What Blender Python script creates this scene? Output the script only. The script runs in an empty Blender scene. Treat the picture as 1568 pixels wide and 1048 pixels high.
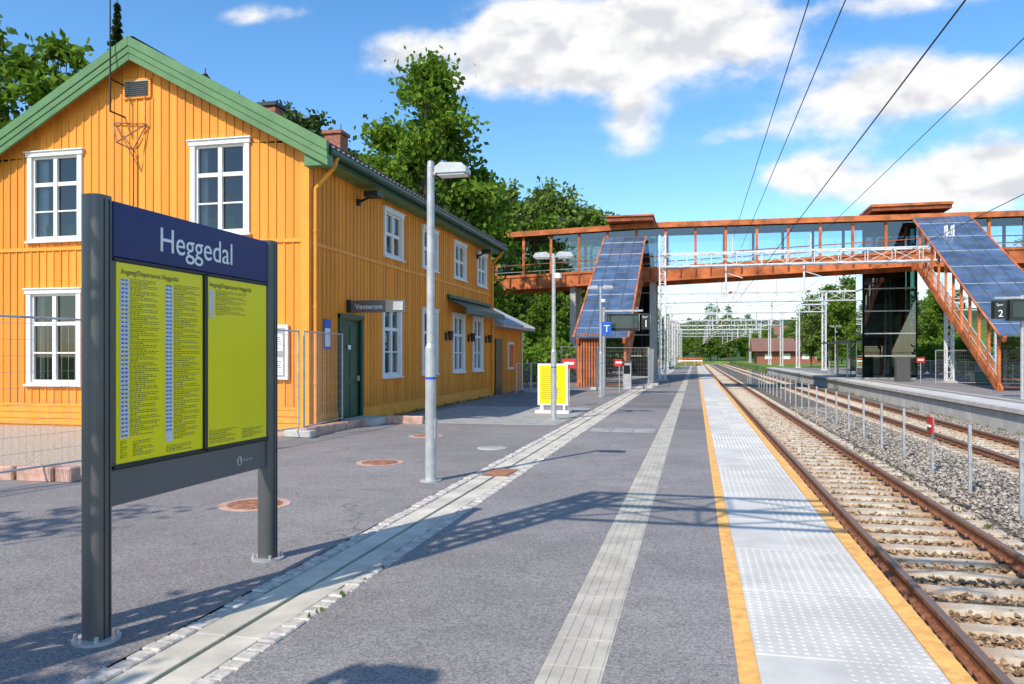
import bpy, math, random
import numpy as np
from mathutils import Vector, Matrix
random.seed(4); rng=np.random.default_rng(7)
scene=bpy.context.scene
R=math.radians
# ------------------------------------------------------------------ materials
def nt(name):
    m=bpy.data.materials.new(name); m.use_nodes=True
    n=m.node_tree; b=n.nodes['Principled BSDF']
    return m,n,b
def N(n,t,**k):
    x=n.nodes.new(t)
    for a,b in k.items(): setattr(x,a,b)
    return x
def math_(n,op,a,b=None,c=None,clamp=False):
    x=n.nodes.new('ShaderNodeMath'); x.operation=op; x.use_clamp=clamp
    for i,v in enumerate((a,b,c)):
        if v is None: continue
        if isinstance(v,(int,float)): x.inputs[i].default_value=v
        else: n.links.new(v,x.inputs[i])
    return x.outputs[0]
def mix_(n,f,a,b,bt='MIX'):
    x=n.nodes.new('ShaderNodeMix'); x.data_type='RGBA'; x.blend_type=bt
    for i,v in ((0,f),(6,a),(7,b)):
        if isinstance(v,(int,float)): x.inputs[i].default_value=v
        elif isinstance(v,tuple): x.inputs[i].default_value=(v[0],v[1],v[2],1)
        else: n.links.new(v,x.inputs[i])
    return x.outputs[2]
def noise_(n,vec,scale,detail=3,rough=.55):
    x=n.nodes.new('ShaderNodeTexNoise'); x.inputs['Scale'].default_value=scale
    x.inputs['Detail'].default_value=detail; x.inputs['Roughness'].default_value=rough
    if vec is not None: n.links.new(vec,x.inputs['Vector'])
    return x.outputs[0]
def ramp_(n,f,a,b):
    x=n.nodes.new('ShaderNodeMapRange'); x.inputs[1].default_value=a; x.inputs[2].default_value=b
    x.interpolation_type='SMOOTHSTEP'
    n.links.new(f,x.inputs[0]); return x.outputs[0]
def objco(n,scale=None):
    tc=n.nodes.new('ShaderNodeTexCoord'); o=tc.outputs['Object']
    if scale:
        mp=n.nodes.new('ShaderNodeMapping'); mp.inputs['Scale'].default_value=scale
        n.links.new(o,mp.inputs[0]); return mp.outputs[0]
    return o
def bump_(n,b,h,st,dist=.01):
    x=n.nodes.new('ShaderNodeBump'); x.inputs['Strength'].default_value=st; x.inputs['Distance'].default_value=dist
    n.links.new(h,x.inputs['Height']); n.links.new(x.outputs[0],b.inputs['Normal'])
def M(name,col,rough=.6,metal=0,var=.18,scale=3,bump=0,bscale=60,stretch=None,spec=.5):
    m,n,b=nt(name); co=objco(n,stretch)
    f=ramp_(n,noise_(n,co,scale,4,.62),.3,.7)
    c1=tuple(c*(1-var) for c in col); c2=tuple(min(1,c*(1+var)) for c in col)
    n.links.new(mix_(n,f,c1,c2),b.inputs['Base Color'])
    b.inputs['Roughness'].default_value=rough
    b.inputs['Metallic'].default_value=metal; b.inputs['Specular IOR Level'].default_value=spec
    if bump: bump_(n,b,noise_(n,objco(n),bscale,2,.6),bump)
    return m
def asphalt(name,base,warm=(1,.97,.99)):
    m,n,b=nt(name); co=objco(n)
    big=ramp_(n,noise_(n,co,.35,4,.7),.3,.7); mid=ramp_(n,noise_(n,co,2.6,4,.7),.42,.72)
    v=n.nodes.new('ShaderNodeTexVoronoi'); v.inputs['Scale'].default_value=95; n.links.new(co,v.inputs['Vector'])
    sp=n.nodes.new('ShaderNodeSeparateColor'); n.links.new(v.outputs['Color'],sp.inputs[0])
    c=mix_(n,big,tuple(base*.84*w for w in warm),tuple(base*1.1*w for w in warm))
    c=mix_(n,math_(n,'MULTIPLY',mid,.4),c,tuple(base*.68*w for w in warm))
    g=mix_(n,sp.outputs[0],(.55,.55,.55),(1.45,1.43,1.4))
    c=mix_(n,.85,c,g,'MULTIPLY')
    vc=n.nodes.new('ShaderNodeTexVoronoi'); vc.feature='DISTANCE_TO_EDGE'; vc.inputs['Scale'].default_value=.28
    wv=n.nodes.new('ShaderNodeVectorMath'); wv.operation='ADD'
    nn=n.nodes.new('ShaderNodeTexNoise'); nn.inputs['Scale'].default_value=1.6; nn.inputs['Detail'].default_value=3; n.links.new(co,nn.inputs['Vector'])
    n.links.new(co,wv.inputs[0]); n.links.new(nn.outputs['Color'],wv.inputs[1]); n.links.new(wv.outputs[0],vc.inputs['Vector'])
    cr=math_(n,'LESS_THAN',vc.outputs['Distance'],.003)
    c=mix_(n,math_(n,'MULTIPLY',cr,math_(n,'MULTIPLY',big,.6)),c,(base*.35,base*.33,base*.33))
    n.links.new(c,b.inputs['Base Color']); b.inputs['Roughness'].default_value=.85; b.inputs['Specular IOR Level'].default_value=.25
    bump_(n,b,sp.outputs[0],.35,.003)
    return m
def leafmat(name,dark,light,trans=.25):
    m,n,b=nt(name); co=objco(n)
    g=N(n,'ShaderNodeNewGeometry'); oi=N(n,'ShaderNodeObjectInfo')
    f=ramp_(n,noise_(n,co,.8,1),.35,.65)
    f=math_(n,'ADD',math_(n,'MULTIPLY',f,.55),math_(n,'MULTIPLY',g.outputs['Random Per Island'],.45))
    c=mix_(n,f,dark,light)
    c=mix_(n,math_(n,'MULTIPLY',oi.outputs['Random'],.35),c,tuple(x*.7 for x in light))
    d=N(n,'ShaderNodeBsdfDiffuse'); n.links.new(c,d.inputs[0])
    t=N(n,'ShaderNodeBsdfTranslucent'); n.links.new(c,t.inputs[0])
    ms=N(n,'ShaderNodeMixShader'); ms.inputs[0].default_value=trans
    n.links.new(d.outputs[0],ms.inputs[1]); n.links.new(t.outputs[0],ms.inputs[2]); n.nodes.remove(b)
    n.links.new(ms.outputs[0],n.nodes['Material Output'].inputs[0]); return m
def glass(name,tint=(.85,.9,.92),refl=.06,rough=.01):
    m,n,b=nt(name); n.nodes.remove(b)
    tr=N(n,'ShaderNodeBsdfTransparent'); tr.inputs[0].default_value=(*tint,1)
    gl=N(n,'ShaderNodeBsdfGlossy'); gl.inputs['Roughness'].default_value=rough; gl.inputs[0].default_value=(.95,.97,1,1)
    fr=N(n,'ShaderNodeFresnel'); fr.inputs[0].default_value=1.5
    f=math_(n,'ADD',math_(n,'MULTIPLY',fr.outputs[0],1.3),refl,clamp=True)
    ms=N(n,'ShaderNodeMixShader'); n.links.new(f,ms.inputs[0]); n.links.new(tr.outputs[0],ms.inputs[1]); n.links.new(gl.outputs[0],ms.inputs[2])
    n.links.new(ms.outputs[0],n.nodes['Material Output'].inputs[0]); return m
def clad(name,col):
    m,n,b=nt(name); tc=N(n,'ShaderNodeTexCoord'); s=N(n,'ShaderNodeSeparateXYZ'); n.links.new(tc.outputs['Object'],s.inputs[0])
    a=math_(n,'ADD',s.outputs[0],s.outputs[1]); fl=math_(n,'FLOOR',math_(n,'DIVIDE',a,.2))
    w=N(n,'ShaderNodeTexWhiteNoise',noise_dimensions='1D'); n.links.new(fl,w.inputs['W'])
    st=noise_(n,objco(n,(6,6,.5)),2.5,4,.65); big=noise_(n,tc.outputs['Object'],.5,3)
    f=math_(n,'ADD',math_(n,'MULTIPLY',w.outputs[0],.4),math_(n,'ADD',math_(n,'MULTIPLY',st,.5),math_(n,'MULTIPLY',big,.35)))
    c=mix_(n,ramp_(n,f,.25,.95),tuple(x*.80 for x in col),tuple(min(1,x*1.1) for x in col))
    dirt=math_(n,'MULTIPLY',ramp_(n,math_(n,'ADD',math_(n,'MULTIPLY',s.outputs[2],-1.0),math_(n,'MULTIPLY',st,.8)),-.5,.4),.35)
    c=mix_(n,dirt,c,(.38,.17,.05))
    n.links.new(c,b.inputs['Base Color']); b.inputs['Roughness'].default_value=.55; b.inputs['Specular IOR Level'].default_value=.25
    return m

m_yel=clad('ochre_cladding',(.89,.325,.042))
m_yelt=M('ochre_trim',(.91,.345,.045),.5,var=.08,spec=.25)
m_white=M('white_paint',(.82,.79,.74),.45,var=.05,scale=5)
m_green=M('green_paint',(.10,.215,.075),.5,var=.14,scale=2,bump=.1)
m_greend=M('dark_green_paint',(.022,.085,.048),.4,var=.15)
m_soff=M('soffit_grey',(.44,.40,.35),.7)
m_tile=M('black_tiles',(.025,.025,.03),.4,var=.3)
m_iron=M('black_iron',(.02,.02,.022),.5)
m_brick=M('chimney_brick',(.34,.12,.07),.8,var=.35,scale=8,bump=.3)
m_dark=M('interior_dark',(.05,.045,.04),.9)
m_curt=M('curtain',(.60,.58,.54),.9,var=.1)
m_glass=glass('window_glass',(.70,.76,.76),.02)
m_bglass=glass('bridge_glass',(.70,.84,.97),.07)
m_gglass=glass('lift_glass',(.30,.44,.37),.06)
m_asph=asphalt('asphalt_yard',.255,(1,.915,.875)); m_asph2=asphalt('asphalt_platform',.265,(1,.925,.885))
m_asphp=asphalt('asphalt_patch',.20,(1,.93,.90))
m_conc=M('concrete',(.50,.475,.43),.8,var=.15,scale=2.5,bump=.3,bscale=90)
m_concw=M('concrete_light',(.575,.545,.49),.8,var=.13,scale=1.5,bump=.25,bscale=120)
m_chan=M('channel_concrete',(.58,.52,.42),.8,var=.2,scale=2,bump=.3,bscale=90)
m_guide=M('guide_concrete',(.47,.425,.345),.8,var=.18,scale=3,bump=.3,bscale=100)
m_orange=M('edge_line_orange',(.83,.43,.11),.7,var=.2,scale=9,bump=.2)
m_granite=M('granite_setts',(.50,.45,.39),.8,var=.3,scale=14,bump=.4)
m_pink=M('pink_granite',(.55,.33,.25),.8,var=.25,scale=7,bump=.4)
m_gravel=M('gravel_bed',(.44,.36,.27),.9,var=.35,scale=20,bump=.8,bscale=60)
m_rust=M('rusty_grate',(.30,.14,.085),.8,var=.4,scale=12,bump=.3)
m_pave=M('paving_grey',(.34,.33,.305),.8,var=.2,scale=3,bump=.3)
m_sgrey=M('sign_post_grey',(.13,.125,.12),.38,.4,var=.08)
m_lgrey=M('galvanised_steel',(.52,.51,.50),.42,.4,var=.15,scale=6)
m_mast=M('mast_galvanised',(.72,.72,.70),.5,.1,var=.12,scale=4)
m_blue=M('sign_navy',(.012,.012,.115),.3,var=.05,spec=.3)
m_poster=M('poster_yellow',(.97,.80,.004),.25,var=.03,scale=1,spec=.3)
m_pblue=M('poster_columns',(.68,.68,.80),.3,var=.1,scale=20)
m_ink=M('poster_ink',(.17,.14,.02),.4)
m_txt=M('sign_white',(.88,.87,.85),.4,var=.02)
m_grpan=M('sign_grey_panel',(.14,.14,.14),.4,.3,var=.05)
m_corten=M('corten_cladding',(.53,.155,.052),.6,var=.36,scale=1.1,spec=.2)
m_cortd=M('corten_dark',(.30,.09,.04),.65,var=.35,scale=1.5,spec=.2)
m_solar=M('stair_roof_glass',(.10,.15,.24),.12,.15,var=.35,scale=.8)
m_dglass=M('dark_glass',(.03,.05,.05),.05,0,var=.3,scale=.5)
m_wirem=M('wire_dark',(.04,.04,.04),.5,.5)
m_red=M('red_sign',(.6,.03,.03),.4)
m_tblue=M('blue_sign',(.02,.12,.55),.4)
m_screen=M('display_black',(.012,.012,.014),.15)
m_roofbr=M('distant_roof',(.22,.11,.08),.8)
m_bark=M('bark',(.12,.09,.06),.9,var=.3,scale=8)
m_leaf=leafmat('leaf_deciduous',(.055,.115,.012),(.24,.37,.045),.35)
m_leaf2=leafmat('leaf_birch',(.08,.14,.025),(.28,.38,.085),.35)
m_spr=leafmat('spruce_needles',(.03,.055,.018),(.10,.14,.045),.1)
m_pine=leafmat('pine_needles',(.03,.06,.018),(.13,.18,.05),.15)
m_bush=leafmat('bush_leaves',(.07,.14,.015),(.25,.40,.05),.35)
m_weed=leafmat('weed_grass',(.08,.12,.02),(.24,.28,.08),.3)
m_magenta=M('orchid_petal',(.7,.03,.4),.5)
def railmat():
    m,n,b=nt('rail_steel'); co=objco(n)
    s=N(n,'ShaderNodeSeparateXYZ'); n.links.new(co,s.inputs[0])
    f=noise_(n,co,12,4,.65)
    rust=mix_(n,ramp_(n,f,.3,.7),(.15,.055,.025),(.36,.14,.06))
    top=math_(n,'GREATER_THAN',s.outputs[2],-.606)
    n.links.new(mix_(n,math_(n,'MULTIPLY',top,.75),rust,(.36,.25,.19)),b.inputs['Base Color'])
    n.links.new(math_(n,'MULTIPLY',top,.6),b.inputs['Metallic']); b.inputs['Roughness'].default_value=.5
    return m
m_rail=railmat()
def sleepermat():
    m,n,b=nt('sleeper_concrete'); co=objco(n); s=N(n,'ShaderNodeSeparateXYZ'); n.links.new(co,s.inputs[0])
    f=noise_(n,co,5,4,.65)
    c=mix_(n,ramp_(n,f,.3,.7),(.42,.34,.24),(.64,.55,.42))
    def near(x): return ramp_(n,math_(n,'ABSOLUTE',math_(n,'SUBTRACT',s.outputs[0],x)),.45,.05)
    st=math_(n,'MAXIMUM',math_(n,'MAXIMUM',near(2.05),near(3.485)),math_(n,'MAXIMUM',near(6.68),near(8.12)))
    st=math_(n,'MULTIPLY',st,ramp_(n,f,.3,.55))
    c=mix_(n,math_(n,'MULTIPLY',st,.8),c,(.36,.16,.06))
    n.links.new(c,b.inputs['Base Color']); b.inputs['Roughness'].default_value=.85; return m
m_sleep=sleepermat()
def stonemat(name,flat=False):
    m,n,b=nt(name); co=objco(n); s=N(n,'ShaderNodeSeparateXYZ'); n.links.new(co,s.inputs[0])
    if flat:
        v=N(n,'ShaderNodeTexVoronoi'); v.inputs['Scale'].default_value=17; n.links.new(co,v.inputs['Vector'])
        sc=N(n,'ShaderNodeSeparateColor'); n.links.new(v.outputs['Color'],sc.inputs[0]); r=sc.outputs[0]
    else:
        g=N(n,'ShaderNodeNewGeometry'); r=g.outputs['Random Per Island']
    c=mix_(n,r,(.18,.155,.13),(.52,.45,.37))
    cb=mix_(n,r,(.17,.10,.055),(.50,.34,.20))
    d=math_(n,'ABSOLUTE',math_(n,'SUBTRACT',s.outputs[0],2.77))
    d=math_(n,'MINIMUM',d,math_(n,'ABSOLUTE',math_(n,'SUBTRACT',s.outputs[0],7.4)))
    d=math_(n,'ADD',d,math_(n,'MULTIPLY',noise_(n,co,1.2,2),.6))
    c=mix_(n,ramp_(n,d,1.1,1.8),cb,c)
    if flat: c=mix_(n,1,c,mix_(n,ramp_(n,v.outputs['Distance'],.0,.5),(1,1,1),(.4,.4,.4)),'MULTIPLY')
    n.links.new(c,b.inputs['Base Color']); b.inputs['Roughness'].default_value=.9; b.inputs['Specular IOR Level'].default_value=.2; return m
m_stone=stonemat('ballast_stone'); m_ball=stonemat('ballast_bed',True)
def groundmat():
    m,n,b=nt('ground_grass'); co=objco(n); s=N(n,'ShaderNodeSeparateXYZ'); n.links.new(co,s.inputs[0])
    c=mix_(n,ramp_(n,noise_(n,co,.25,5,.7),.35,.65),(.08,.15,.025),(.20,.28,.06))
    far=mix_(n,ramp_(n,noise_(n,co,.06,5,.75),.35,.65),(.025,.05,.022),(.08,.13,.05))
    c=mix_(n,ramp_(n,s.outputs[1],220,330),c,far)
    n.links.new(c,b.inputs['Base Color']); b.inputs['Roughness'].default_value=.95; b.inputs['Specular IOR Level'].default_value=.1
    return m
m_ground=groundmat()
# ------------------------------------------------------------------ mesh builder
class MB:
    def __init__(s): s.v=[];s.f=[];s.m=[];s.s=[];s.mats=[]
    def mi(s,mat):
        if mat not in s.mats: s.mats.append(mat)
        return s.mats.index(mat)
    def face(s,pts,mat,sm=False):
        i=len(s.v); s.v+= [tuple(p) for p in pts]; s.f.append(tuple(range(i,i+len(pts)))); s.m.append(s.mi(mat)); s.s.append(sm)
    def solid(s,pts,faces,mat,sm=False):
        i=len(s.v); s.v+=[tuple(p) for p in pts]; k=s.mi(mat)
        for f in faces: s.f.append(tuple(i+j for j in f)); s.m.append(k); s.s.append(sm)
    def box(s,x0,x1,y0,y1,z0,z1,mat):
        if x0>x1:x0,x1=x1,x0
        if y0>y1:y0,y1=y1,y0
        if z0>z1:z0,z1=z1,z0
        s.solid([(x0,y0,z0),(x1,y0,z0),(x1,y1,z0),(x0,y1,z0),(x0,y0,z1),(x1,y0,z1),(x1,y1,z1),(x0,y1,z1)],
            [(0,3,2,1),(4,5,6,7),(0,1,5,4),(1,2,6,5),(2,3,7,6),(3,0,4,7)],mat)
    def prism(s,pts,vec,mat):
        n=len(pts); v=Vector(vec); p=[Vector(q) for q in pts]
        s.solid(p+[q+v for q in p],[tuple(range(n))[::-1],tuple(range(n,2*n))]+[(i,(i+1)%n,(i+1)%n+n,i+n) for i in range(n)],mat)
    def cyl(s,p0,p1,r0,r1=None,n=12,mat=None,caps=True,sm=True):
        if r1 is None:r1=r0
        p0=Vector(p0);p1=Vector(p1);d=(p1-p0).normalized(); u=d.orthogonal().normalized(); w=d.cross(u)
        a=[];b=[]
        for i in range(n):
            t=2*math.pi*i/n; q=u*math.cos(t)+w*math.sin(t); a.append(p0+q*r0); b.append(p1+q*r1)
        s.solid(a+b,[(i,(i+1)%n,(i+1)%n+n,i+n) for i in range(n)],mat,sm)
        if caps: s.face(a[::-1],mat); s.face(b,mat)
    def beam(s,p0,p1,w,h,mat):
        p0=Vector(p0);p1=Vector(p1);d=(p1-p0).normalized()
        up=Vector((0,0,1)) if abs(d.z)<.95 else Vector((0,1,0))
        a=d.cross(up).normalized(); b=a.cross(d).normalized(); a=a*w/2; b=b*h/2
        q=[-a-b,a-b,a+b,-a+b]
        s.solid([p0+x for x in q]+[p1+x for x in q],[(0,1,2,3),(7,6,5,4),(0,4,5,1),(1,5,6,2),(2,6,7,3),(3,7,4,0)],mat)
    def build(s,name,parent=None,bevel=0,recalc=True):
        me=bpy.data.meshes.new(name); me.from_pydata(s.v,[],s.f)
        for m in s.mats: me.materials.append(m)
        me.polygons.foreach_set('material_index',s.m); me.polygons.foreach_set('use_smooth',s.s); me.update()
        if recalc:
            import bmesh
            bm=bmesh.new(); bm.from_mesh(me); bmesh.ops.recalc_face_normals(bm,faces=bm.faces); bm.to_mesh(me); bm.free()
        o=bpy.data.objects.new(name,me); scene.collection.objects.link(o)
        if parent: o.parent=parent; o.location=-parent.location
        if bevel:
            b=o.modifiers.new('b','BEVEL'); b.width=bevel; b.segments=1; b.limit_method='ANGLE'; b.angle_limit=R(50)
        return o
def E(name,loc=(0,0,0)):
    e=bpy.data.objects.new(name,None); e.location=loc; e.empty_display_size=.3; scene.collection.objects.link(e); return e
def text(s,size,loc,rot,mat,name,parent,align='LEFT',ext=.001):
    c=bpy.data.curves.new(name,'FONT'); c.body=s; c.size=size; c.extrude=ext; c.align_x=align
    o=bpy.data.objects.new(name,c); scene.collection.objects.link(o); c.materials.append(mat)
    o.rotation_euler=rot; o.location=Vector(loc)
    if parent: o.parent=parent; o.location=Vector(loc)-parent.location
    return o
# ------------------------------------------------------------------ ground
def ss(t): t=max(0,min(1,t)); return t*t*(3-2*t)
def gz(x,y):
    corr=(.3<x<9.62) and -60<y<235
    z=-.86 if corr else -.03
    z+= ss((-x-24)/45)*11*ss((y-5)/50)
    z+= ss((-x-9)/12)*ss((y-58)/25)*2.6
    z+= ss((x-42)/90)*9*ss((y-20)/60)
    z+= ss((y-260)/450)*(28+6*math.sin(x/70.)+4*math.sin(x/23.+1))
    return z
xs=[-1500,-900,-500,-300,-220,-160]+list(range(-130,-26,6))+[-25,-21,-18,-15,-12,-9,-6,-2.6,0,.2,.35,3,6,9.55,9.7,14,20,28,36,42]+list(range(48,140,7))+[160,200,260,330,420,600,900,1500]
ys=[-600,-200,-70,-59,-40,-20,0,5]+list(range(10,100,6))+list(range(100,234,12))+[234,236,250,275]+list(range(300,760,30))+[900,1300,2500]
g=MB(); g.mi(m_ground)
g.v=[(x,y,gz(x,y)) for y in ys for x in xs]; nx=len(xs)
for j in range(len(ys)-1):
    for i in range(nx-1):
        g.f.append((j*nx+i,j*nx+i+1,(j+1)*nx+i+1,(j+1)*nx+i)); g.m.append(0); g.s.append(not(xs[i]>=.2 and xs[i]<10))
g.build('ground',recalc=False)
g=MB(); g.face([(-26,-18,0),(-2.95,-18,0),(-2.95,62,0),(-26,62,0)],m_asph); g.build('station_yard_asphalt',recalc=False)
P=E('station_platform',(0,0,0))
g=MB()
for a,b in((-2.27,-.77),(-.45,.21)): g.face([(a,-15,0),(b,-15,0),(b,130,0),(a,130,0)],m_asph2)
g.build('asphalt',P,recalc=False)
g=MB(); g.face([(-10,62.01,0),(-2.95,62.01,0),(-2.95,130,0),(-10,130,0)],m_asph); g.build('asphalt_far',P,recalc=False)
g=MB()
g.face([(-.449,17.4,.004),(.205,17.4,.004),(.205,24,.004),(-.449,24,.004)],m_asphp)
g.face([(-2.2,24.5,.004),(-.8,24.5,.004),(-.8,33,.004),(-2.2,33,.004)],m_asphp)
g.build('asphalt_repairs',P,recalc=False)
g=MB(); y=-4.
while y<130:
    g.box(.311,1.22,y,y+1.192,-.12,random.uniform(-.002,.001),m_concw); y+=1.2
g.box(.25,1.27,-4,130,-.86,-.125,m_conc)
g.build('edge_slabs',P,.006)
g=MB()
y=-4.
while y<130:
    w=random.uniform(-.004,.004)
    g.box(.21,.31,y,y+2.39,-.1,.003,m_orange); g.box(1.221,1.335+w,y+.3,y+2.69,-.12,.003,m_orange); y+=2.4
g.build('edge_lines',P)
g=MB()
for j in range(470):
    yy=2.6+j*.062
    seg=int((yy+4)/1.2)%4
    for i in range(15):
        x=.345+i*.0605
        if seg in(1,2) and i<7: continue
        r0,r1,h=.017,.011,.005
        a=[(x+r0*math.cos(t),yy+r0*math.sin(t),0) for t in [k*math.pi/3 for k in range(6)]]
        b=[(x+r1*math.cos(t),yy+r1*math.sin(t),h) for t in [k*math.pi/3 for k in range(6)]]
        g.solid(a+b,[(k,(k+1)%6,(k+1)%6+6,k+6) for k in range(6)]+[(6,7,8,9,10,11)],m_concw)
g.build('tactile_studs',P,recalc=False)
g=MB(); y=-4.
while y<130:
    g.box(-.77,-.45,y,y+.396,-.08,.0,m_guide)
    if y<45:
        for k in range(5):
            x=-.742+k*.062; g.box(x,x+.03,y+.008,y+.388,.0,.0035,m_guide)
    y+=.4
g.build('guide_strip',P,.002)
C=E('drain_channel',(-2.6,0,0)); g=MB(); y=-4.
while y<110:
    g.box(-2.82,-2.625,y,y+.994,-.1,-.004+random.uniform(-.002,.002),m_chan); g.box(-2.59,-2.40,y,y+.994,-.1,-.004+random.uniform(-.002,.002),m_chan); y+=1.
g.box(-2.94,-2.28,-4,110,-.2,-.06,m_dark)
g.box(-2.80,-2.42,10.1,10.75,-.05,.004,m_rust)
for k in range(12): g.box(-2.78,-2.44,10.13+k*.05,10.15+k*.05,.004,.012,m_rust)
g.build('channel_blocks',C,.006)
g=MB()
for x0 in(-2.95,-2.395):
    y=-4
    while y<90:
        L=random.uniform(.1,.15); 
        g.box(x0+random.uniform(0,.008),x0+.115+random.uniform(0,.01),y,y+L-.012,-.1,random.uniform(-.004,.012),m_granite); y+=L
g.build('granite_setts',C,.01)
g=MB()
for k in range(3): g.face([(-2.2+k*.46,16.4,.004),(-1.76+k*.46,16.4,.004),(-1.76+k*.46,17.3,.004),(-2.2+k*.46,17.3,.004)],m_pave)
g.build('crossing_strip',recalc=False)
g=MB(); g.face([(-7.3,17.6,.004),(-3.1,17.6,.004),(-3.1,24,.004),(-7.3,24,.004)],m_pave); g.build('paving_patch',recalc=False)
g=MB(); g.face([(-17,8.5,.004),(-8.0,8.5,.004),(-8.0,14.9,.004),(-17,14.9,.004)],m_gravel); g.build('gravel_bed',recalc=False)
def manhole(x,y,r,mat_in,ring=None):
    e=E('manhole_cover',(x,y,0)); g=MB(); n=28
    if ring: g.cyl((x,y,-.02),(x,y,.006),r*1.3,None,n,ring)
    g.cyl((x,y,-.02),(x,y,.011),r,None,n,mat_in)
    for i in range(-4,5):
        w=math.sqrt(max(0,(r*.85)**2-(i*r*.19)**2))
        if w>.02: g.box(x-w,x+w,y+i*r*.19-.012,y+i*r*.19+.012,.011,.017,m_rust if ring else m_pave)
    g.build('cover',e)
manhole(-4.61,7.57,.29,m_rust,m_pink); manhole(-4.59,10.95,.27,m_rust,m_pink); manhole(-5.23,14.8,.26,m_rust,m_pink); manhole(-3.42,13.1,.26,m_conc)
def kerbrow(p0,p1,name='granite_kerb'):
    e=E(name,(p0[0],p0[1],0)); g=MB(); p0=Vector((*p0,0));p1=Vector((*p1,0)); L=(p1-p0).length; d=(p1-p0)/L; t=0
    while t<L-.2:
        l=random.uniform(.5,1.0); a=p0+d*t; b=p0+d*min(L,t+l-.03)
        off=Vector((random.uniform(-.03,.03),random.uniform(-.03,.03),random.uniform(.07,.1)))
        g.beam(a+off,b+off,.2,.2,m_pink); t+=l
    g.build('kerb_stones',e,.02)
kerbrow((-13,8.3),(-7.7,8.45)); kerbrow((-7.45,13.9),(-7.45,17.2)); kerbrow((-7.2,17.35),(-6.2,17.5))
# ------------------------------------------------------------------ tracks
g=MB(); g.face([(1.27,-8,-.81),(9.6,-8,-.81),(9.6,235,-.81),(1.27,235,-.81)],m_ball); g.build('ballast_bed',recalc=False)
def stones():
    n=60000
    y=3.5+ (rng.random(n)**1.7)*34; x=1.3+rng.random(n)*8.1
    s=rng.uniform(.018,.04,n); z=-.80+rng.random(n)*.03
    z=z+np.where(np.abs(x-5.05)<.95,.05,0)
    base=np.array([(1,0,0),(0,1,0),(-1,0,0),(0,-1,0),(0,0,.8),(0,0,-.8)],float)
    f0=np.array([(0,1,4),(1,2,4),(2,3,4),(3,0,4),(1,0,5),(2,1,5),(3,2,5),(0,3,5)])
    v=base[None]+rng.uniform(-.35,.35,(n,6,3)); th=rng.random(n)*6.28
    c,s_=np.cos(th),np.sin(th); vx=v[:,:,0]*c[:,None]-v[:,:,1]*s_[:,None]; vy=v[:,:,0]*s_[:,None]+v[:,:,1]*c[:,None]
    v=np.stack([vx,vy,v[:,:,2]],2)*s[:,None,None]+np.stack([x,y,z],1)[:,None]
    f=(f0[None]+6*np.arange(n)[:,None,None]).reshape(-1,3)
    me=bpy.data.meshes.new('ballast_stones'); me.from_pydata(v.reshape(-1,3).tolist(),[],f.tolist()); me.materials.append(m_stone)
    o=bpy.data.objects.new('ballast_stones',me); scene.collection.objects.link(o)
stones()
for cx in(2.77,7.4):
    e=E('railway_track',(cx,0,0)); g=MB(); y=-4.
    while y<225:
        g.prism([(cx-1.25,y,-.83),(cx-1.25,y+.27,-.83),(cx-1.25,y+.235,-.755),(cx-1.25,y+.035,-.755)],(2.5,0,0),m_sleep)
        y+=.6
    g.build('sleepers',e)
    g=MB()
    for x in(cx-.7175,cx+.7175):
        pr=[(-.07,-.752),(.07,-.752),(.07,-.74),(.012,-.725),(.012,-.65),(.036,-.64),(.036,-.604),(.03,-.6),(-.03,-.6),(-.036,-.604),(-.036,-.64),(-.012,-.65),(-.012,-.725),(-.07,-.74)]
        g.prism([(x+a,-8,b) for a,b in pr],(0,233,0),m_rail)
        y=-4.
        while y<40:
            for s in(-1,1):
                g.box(x+s*.075,x+s*.15,y+.08,y+.19,-.755,-.725,m_iron); g.cyl((x+s*.10,y+.135,-.73),(x+s*.10,y+.135,-.69),.02,None,6,m_rust)
            y+=.6
    g.build('rails',e,recalc=True)
e=E('track_fence',(4.62,0,-.8)); g=MB(); y=4.0
while y<75:
    g.box(4.595,4.645,y-.025,y+.025,-.84,.40,m_lgrey); y+=2.2
for z in(.36,.05,-.25): g.cyl((4.62,4,z),(4.62,75,z),.004,None,5,m_lgrey)
g.build('posts_and_wires',e)
e=E('warning_sign',(4.57,17.2,0)); g=MB(); g.box(4.56,4.58,17.0,17.35,.05,.38,m_red); g.box(4.52,4.557,17.06,17.29,.18,.22,m_txt); g.build('warning_plate',e)
# ------------------------------------------------------------------ right platform
e=E('opposite_platform',(12,40,0)); g=MB()
y=4
while y<110:
    g.box(9.54,10.0,y,y+2.98,-.86,-.19,m_concw); g.box(9.42,10.6,y,y+1.49,-.15,0,m_concw); g.box(9.42,10.6,y+1.5,y+2.99,-.15,0,m_concw); y+=3
g.box(10.62,26,4,110,-.5,-.006,m_asph2)
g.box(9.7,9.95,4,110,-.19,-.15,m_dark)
g.box(11.0,11.35,4,110,-.005,.004,m_guide)
g.build('slabs',e,.008)
e=E('platform_railing',(17.6,40,0)); g=MB(); y=20
while y<100:
    g.box(17.58,17.63,y,y+.05,0,1.25,m_lgrey); y+=2
for z in(.15,1.2): g.box(17.59,17.62,20,100,z,z+.04,m_lgrey)
yy=20
while yy<100:
    g.box(17.6,17.61,yy,yy+.012,.15,1.2,m_lgrey); yy+=.14
g.build('railing',e)
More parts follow.
